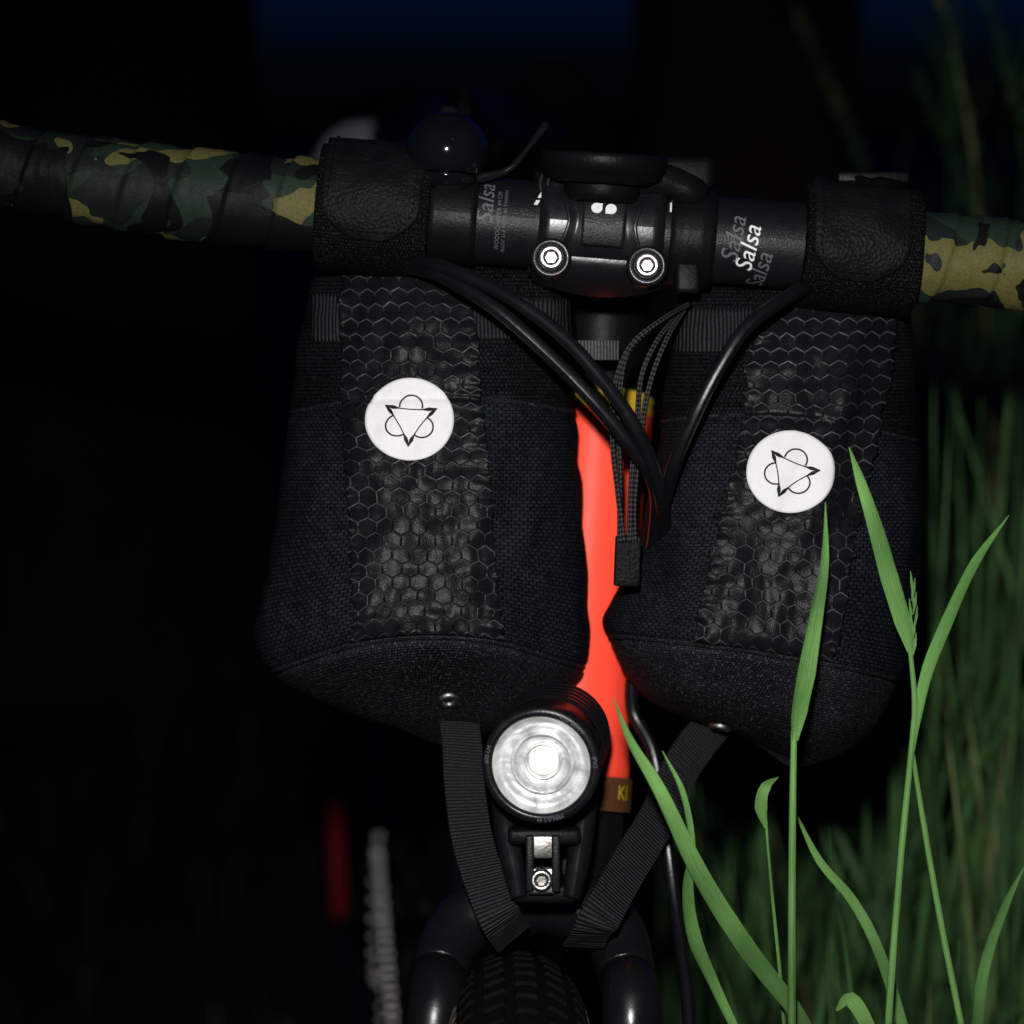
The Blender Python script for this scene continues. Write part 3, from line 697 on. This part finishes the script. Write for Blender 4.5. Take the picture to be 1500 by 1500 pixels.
tW('crank_arm_b',[BB+X*.062,BB+Vector((.072,-.08,.02)),BB+Vector((.078,-.165,.03))],.011,m_satin)
for q in(-.13,.13):
    s_=1 if q<0 else -1
    rbox('pedal',BB+Vector((q,s_*.165,s_*-.03)),(.095,.08,.018),m_dull,bike,.004,xf=ident)
v=[];f=[];n=28;m=20; SA=SC+Vector((0,.05,.205))
for i in range(n+1):
    t_=i/n; w=.018+.058*(1/(1+math.exp(-(t_-.55)*9))); 
    if t_<.06: w*=t_/.06*.6+.4
    if t_>.94: w*=1-(t_-.94)/.06*.35
    for j in range(m):
        q=2*math.pi*j/m; v.append(SA+Vector((w*math.cos(q),-.13+.27*t_,.018*math.sin(q)-.012*math.cos(q)**2+.012*(t_-.5)**2*4)))
for i in range(n):
    for j in range(m): f.append((i*m+j,i*m+(j+1)%m,(i+1)*m+(j+1)%m,(i+1)*m+j))
f.append(tuple(range(m))); f.append(tuple(n*m+j for j in range(m)))
add('saddle',v,f,m_plastic,bike,ident)
for sg in(-1,1): tW('saddle_rail',[SA+Vector((sg*.02,-.09,-.01)),SA+Vector((sg*.022,-.03,-.045)),SA+Vector((sg*.022,.05,-.045)),SA+Vector((sg*.035,.12,-.01))],.0035,m_plastic)
sb=empty('saddle_bag'); c=SA+Vector((0,.17,-.02))
v=[];f=[];n=30;m=36
for i in range(n+1):
    t_=-1+2*i/n
    for j in range(m):
        q=2*math.pi*j/m; r=.050*(1-abs(t_)**6*.35)+.005*noise.noise(Vector((t_*3,math.cos(q)*2,math.sin(q)*2)))
        v.append(c+Vector((t_*.11,r*math.cos(q),r*math.sin(q)*.95)))
for i in range(n):
    for j in range(m): f.append((i*m+j,i*m+(j+1)%m,(i+1)*m+(j+1)%m,(i+1)*m+j))
f.append(tuple(range(m))); f.append(tuple(n*m+j for j in range(m)))
add('bag_roll',v,f,m_velcro,sb,ident,[(0,0)]*len(v))
for x_ in(-.05,.05): lat('bag_roll_strap',c+X*x_,X,[(.049,-.009),(.0535,-.008),(.0535,.008),(.049,.009)],m_velcro,sb,32,ident)
lat('bag_pocket',c+Vector((-.078,-.052,-.010)),Vector((0,-1,.2)),[(.037*math.cos(q),.022*math.sin(q)) for q in np.linspace(0,math.pi/2,10)],m_palegrey,sb,28,ident)
lat('bag_top_bundle',c+Vector((.062,0,.035)),Vector((0,0,1)),[(.026,-.01),(.027,.012),(.024,.03),(.015,.037),(0,.038)],m_velcro,sb,28,ident)

# ------------------------------------------------------------------ grass
grass=empty('tall_grass')
def blade(A,P,W,fold=.25,m=0,wv=None,seg=4):
    c=catmull([tuple(p) for p in P],seg); n=len(c); P2=[Vector(x) for x in c]
    Wf=np.interp(np.linspace(0,len(P)-1,n),range(len(P)),W); v=[];u=[];f=[];s=0
    for i in range(n):
        if i:s+=(P2[i]-P2[i-1]).length
        T=(P2[min(i+1,n-1)]-P2[max(i-1,0)]).normalized(); nn=Vector(wv) if wv else Vector((0,-1,0)); nn=(nn-T*nn.dot(T)).normalized(); w=T.cross(nn)
        v+=[P2[i]-w*Wf[i]/2+nn*Wf[i]*fold,P2[i],P2[i]+w*Wf[i]/2+nn*Wf[i]*fold]; u+=[(0,s*20),(.5,s*20),(1,s*20)]
    for i in range(n-1):
        k=3*i; f+=[(k,k+1,k+4,k+3),(k+1,k+2,k+5,k+4)]
    A.put(v,f,u,m)
def stalk(A,P,W,seg=4):
    c=catmull([tuple(p) for p in P],seg); Wf=np.interp(np.linspace(0,len(P)-1,len(c)),range(len(P)),W); v,f,u=sweep(c,[w/2 for w in Wf],7); A.put(v,f,[(p_*300,q_*4) for q_,p_ in u])
def rooted(A,P,W,dx=0,dy=.02):
    stalk(A,P,W); p=P[-1]; d=(P[-1]-P[-2]).normalized(); q=Vector((p.x+d.x*.1+dx,p.y+dy,0)); stalk(A,[p,p.lerp(q,.5),q],[W[-1],W[-1],W[-1]],2)
A=Acc()
def gp(*L): return [M(V(a,b,c)) for a,b,c in L]
rooted(A,gp((1163,1070,-.045),(1161,1200,-.045),(1160,1350,-.045),(1160,1520,-.045)),[.0022,.0026,.0028,.0030])
blade(A,gp((1163,1085,-.045),(1166,1045,-.048),(1176,985,-.052),(1194,890,-.055),(1206,820,-.055),(1209,735,-.05)),[.0026,.0068,.0080,.0056,.0036,.0003],.25,wv=(.6,-1,.1),seg=6)
rooted(A,gp((1332,940,-.035),(1340,1030,-.035),(1335,1100,-.035),(1322,1230,-.035),(1308,1400,-.035),(1300,1520,-.03)),[.0016,.0022,.0022,.0024,.0026,.0028])
blade(A,gp((1334,955,-.035),(1324,910,-.038),(1305,845,-.04),(1285,775,-.045),(1262,705,-.05),(1244,655,-.055)),[.002,.0060,.0066,.0056,.0036,.0003],.25,wv=(-.5,-1,0),seg=6)
blade(A,gp((1337,1100,-.035),(1345,1050,-.035),(1362,980,-.032),(1388,915,-.03),(1430,825,-.02),(1478,755,-.01)),[.002,.0036,.0046,.0046,.0036,.0003],.35,wv=(-.7,-1,0),seg=6)
rooted(A,gp((1337,1105,-.03),(1352,1200,-.03),(1378,1350,-.02),(1412,1520,-.02)),[.0016,.0022,.0024,.0026])
for k in range(10):
    q=V(1337+2*math.sin(k*2.1),960-k*10,-.036); blade(A,[M(q),M(q+Vector((.0006*(-1)**k,-.001,.004))),M(q+Vector((.0010*(-1)**k,-.001,.008)))],[.0005,.0010,.0002])
blade(A,gp((1205,1550,.0),(1160,1478,-.02),(1090,1388,-.04),(1022,1280,-.055),(965,1160,-.065),(922,1085,-.07),(898,1022,-.072)),[.004,.0062,.0072,.0066,.0050,.0028,.0003],.25,wv=(.5,-1,.3),seg=7)
blade(A,gp((1095,1550,-.02),(1045,1445,-.035),(1012,1370,-.045),(1003,1300,-.05),(1011,1235,-.055),(998,1160,-.06),(970,1100,-.062)),[.003,.0042,.0060,.0052,.0030,.0024,.0003],.3,wv=(.8,-1,0),seg=7)
for P0 in gp((1200,1545,.0),(1092,1545,-.02)):
    p1=Vector((P0.x+.06,P0.y+.03,0)); stalk(A,[P0,P0.lerp(p1,.5),p1],[.0035,.003,.003])
blade(A,gp((1122,1212,-.02),(1114,1180,-.024),(1120,1152,-.026),(1140,1138,-.02)),[.0012,.0045,.0038,.0003],.35)
rooted(A,gp((1122,1205,-.02),(1130,1300,-.018),(1142,1420,-.01),(1150,1520,.0)),[.0010,.0012,.0014,.0016])
blade(A,gp((1165,1190,.0),(1200,1260,.0),(1250,1320,.0),(1290,1400,0),(1330,1530,.01)),[.0005,.0028,.0036,.004,.004],.3)
blade(A,gp((1500,1270,.02),(1470,1330,.02),(1440,1420,.02),(1428,1530,.03)),[.0005,.0032,.0042,.004],.3)
blade(A,gp((1225,1480,-.03),(1245,1462,-.03),(1270,1500,-.03),(1290,1560,-.02)),[.001,.0055,.005,.004],.2)
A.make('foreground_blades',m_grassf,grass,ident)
A=Acc(); rnd=random.Random(11)
def rblade(x,y,hh,wd,lean,dirx,diry,droop):
    n=5; P=[];W=[]
    for i in range(n+1):
        t_=i/n; k=lean*t_**1.8
        P.append(Vector((x+dirx*k*hh,y+diry*k*hh,hh*(t_-droop*t_**3)))); W.append(wd*(.55+.9*t_)*(1-t_**3.2)+.0004)
    blade(A,P,W,.22,0,(rnd.uniform(-1,1),-1,rnd.uniform(-.2,.3)),3)
for i in range(900):
    x=rnd.uniform(.09,.66); y=rnd.uniform(.16,.80)
    a_=rnd.uniform(-.9,2.2); hh=rnd.uniform(.48,.80)
    if x>.20+.12*y: hh=rnd.uniform(.60,1.0)
    rblade(x,y,hh,rnd.uniform(.0022,.0065),rnd.uniform(.04,.65)*hh,math.cos(a_),math.sin(a_)*.7,rnd.uniform(0,.30))
for i in range(70): # nearer blades crossing at the lower right
    x=rnd.uniform(.10,.24); y=rnd.uniform(.06,.20); a_=rnd.uniform(-1.5,2.6)
    rblade(x,y,rnd.uniform(.58,.80),rnd.uniform(.003,.006),rnd.uniform(.1,.45),abs(math.cos(a_))*(1 if rnd.random()<.6 else -.35),0.0,rnd.uniform(.05,.35))
for i in range(380):
    x=rnd.uniform(.215,.46); y=rnd.uniform(.12,.48); a_=rnd.uniform(-1.2,2.4); k_=rnd.random()
    rblade(x,y,rnd.uniform(.66,.99),rnd.uniform(.0024,.006),rnd.uniform(.02,.14) if k_<.6 else rnd.uniform(.1,.30),abs(math.cos(a_))*(1 if rnd.random()<.72 else -.3),math.sin(a_)*.3,rnd.uniform(0,.22))
for i in range(1100):
    x=rnd.uniform(.12,2.0); y=rnd.uniform(.75,2.8); a_=rnd.uniform(0,6.28)
    if x<.1+.10*y: x+=.3
    if x<.75: a_=rnd.uniform(-1.4,1.4)
    rblade(x,y,rnd.uniform(.4,1.10),rnd.uniform(.004,.009),rnd.uniform(.05,.5),math.cos(a_),math.sin(a_),rnd.uniform(0,.35))
for i in range(900):
    x=rnd.uniform(-2.2,2.0); y=rnd.uniform(.2,5); a_=rnd.uniform(0,6.28); rblade(x,y,rnd.uniform(.05,.16),rnd.uniform(.002,.005),rnd.uniform(.1,.7),math.cos(a_),math.sin(a_),rnd.uniform(0,.4))
for i in range(34):
    x=rnd.uniform(.34,.85); y=rnd.uniform(.8,1.7); hh=rnd.uniform(1.05,1.4); a_=rnd.uniform(-1,1)*.15
    P=[Vector((x,y,0)),Vector((x+a_*.3,y,hh*.5)),Vector((x+a_*.8,y,hh*.85)),Vector((x+a_*1.4,y,hh))]
    stalk(A,P,[.003,.0026,.002,.001])
    for k in range(22):
        q=P[2].lerp(P[3],k/22); blade(A,[q,q+Vector((rnd.uniform(-.004,.004),0,.008)),q+Vector((rnd.uniform(-.007,.007),0,.016))],[.0008,.0022,.0004])
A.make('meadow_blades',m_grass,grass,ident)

# ------------------------------------------------------------------ setting
v=[];f=[];n=60
xs=[math.copysign(abs(t_)**3*400,t_) for t_ in np.linspace(-1,1,n)]
for a_ in xs:
    for b_ in xs: v.append((a_,b_+2,.02*noise.noise(Vector((a_*.8,b_*.8,0)))-.02 if abs(a_)<20 else 0))
for i in range(n-1):
    for j in range(n-1): k=i*n+j; f.append((k,k+n,k+n+1,k+1))
add('ground',v,f,m_ground,None,ident)
def tree(name,x,y,r,hh,seed):
    e=empty(name); rn=random.Random(seed); A=Acc()
    fn=lambda s,a,rr: rr*(1+.09*noise.noise(Vector((math.cos(a)*3,math.sin(a)*3,s*1.2+seed)))+.03*noise.noise(Vector((math.cos(a)*9,math.sin(a)*9,s*3))))
    P=[(x,y,-.1),(x,y,.3),(x+.02,y,1.2),(x+.0,y,2.4),(x+.1,y+.1,hh*.6),(x+.1,y,hh)]
    c=catmull(P,10); rad=np.interp(np.linspace(0,5,len(c)),range(6),[r*1.45,r*1.15,r,r*.93,r*.6,r*.12]); vv,ff,uu=sweep(c,rad,36,fn); A.put(vv,ff,uu)
    tips=[]
    for k in range(14):
        z0=rn.uniform(hh*.36,hh*.85); a=rn.uniform(0,6.28); ln=rn.uniform(.5,1)*hh*.32*(1.25-z0/hh)
        p0=Vector((x+.05,y,z0)); p1=p0+Vector((math.cos(a)*ln*.5,math.sin(a)*ln*.5,ln*.25)); p2=p0+Vector((math.cos(a)*ln,math.sin(a)*ln,ln*.6))
        vv,ff,uu=sweep(catmull([tuple(p0),tuple(p1),tuple(p2)],6),list(np.linspace(r*.3,r*.05,13)),8); A.put(vv,ff,uu)
        tips+=[p1,p2,p1.lerp(p2,.5)]
    A.make('trunk_and_limbs',m_bark,e,ident)
    A=Acc()
    for p in tips:
        for k in range(60):
            q=p+Vector((rn.gauss(0,.35),rn.gauss(0,.35),rn.gauss(0,.28))); d1=Vector((rn.uniform(-1,1),rn.uniform(-1,1),rn.uniform(-1,1))).normalized()*.06; d2=Vector((rn.uniform(-1,1),rn.uniform(-1,1),rn.uniform(-1,1))).normalized()*.035
            A.put([q-d1,q+d2,q+d1,q-d2],[(0,1,2,3)])
    A.make('leaves',m_leaf,e,ident,False)
tree('tree',-1.05,3.6,.50,8,1)
tree('tree.001',.385,3.0,.19,6.5,2)

# ------------------------------------------------------------------ light, world, camera
w=bpy.data.worlds.new('World'); scene.world=w; w.use_nodes=True; nt=w.node_tree; bg=nt.nodes['Background']
sky=nt.nodes.new('ShaderNodeTexSky'); sky.sky_type='NISHITA'; sky.sun_disc=False; sky.sun_elevation=math.radians(1.0); sky.sun_rotation=math.radians(200); sky.ozone_density=6
mix=nt.nodes.new('ShaderNodeMix'); mix.data_type='RGBA'; mix.blend_type='MULTIPLY'; mix.inputs[0].default_value=1; mix.inputs[7].default_value=(.05,.24,.80,1)
nt.links.new(sky.outputs[0],mix.inputs[6]); nt.links.new(mix.outputs[2],bg.inputs[0]); bg.inputs[1].default_value=.078
sd=bpy.data.lights.new('moon','SUN'); sd.energy=.004; sd.angle=math.radians(.5); sd.color=(.8,.88,1); so=bpy.data.objects.new('moon',sd); col.objects.link(so); so.rotation_euler=(math.radians(55),0,math.radians(20))
ld=bpy.data.lights.new('camera_flash','SPOT'); ld.energy=37; ld.shadow_soft_size=.014; ld.spot_size=math.radians(55); ld.spot_blend=1; ld.color=(1,.985,.97)
lo=bpy.data.objects.new('camera_flash',ld); col.objects.link(lo); lp_=M((-.02,-.79,.085)); lo.location=lp_
lo.rotation_euler=(M((.042,0,.0))-lp_).to_track_quat('-Z','Y').to_euler()
cd=bpy.data.cameras.new('Camera'); cd.sensor_width=24; cd.sensor_height=24; cd.lens=50; cd.clip_start=.02; cd.clip_end=1500
cd.dof.use_dof=True; cd.dof.focus_distance=.752; cd.dof.aperture_fstop=4.5
co=bpy.data.objects.new('Camera',cd); col.objects.link(co); co.location=M((0,-D,0)); co.rotation_euler=(math.pi/2-PITCH,0,0); scene.camera=co
scene.view_settings.view_transform='Standard'; scene.view_settings.look='None'; scene.view_settings.exposure=0
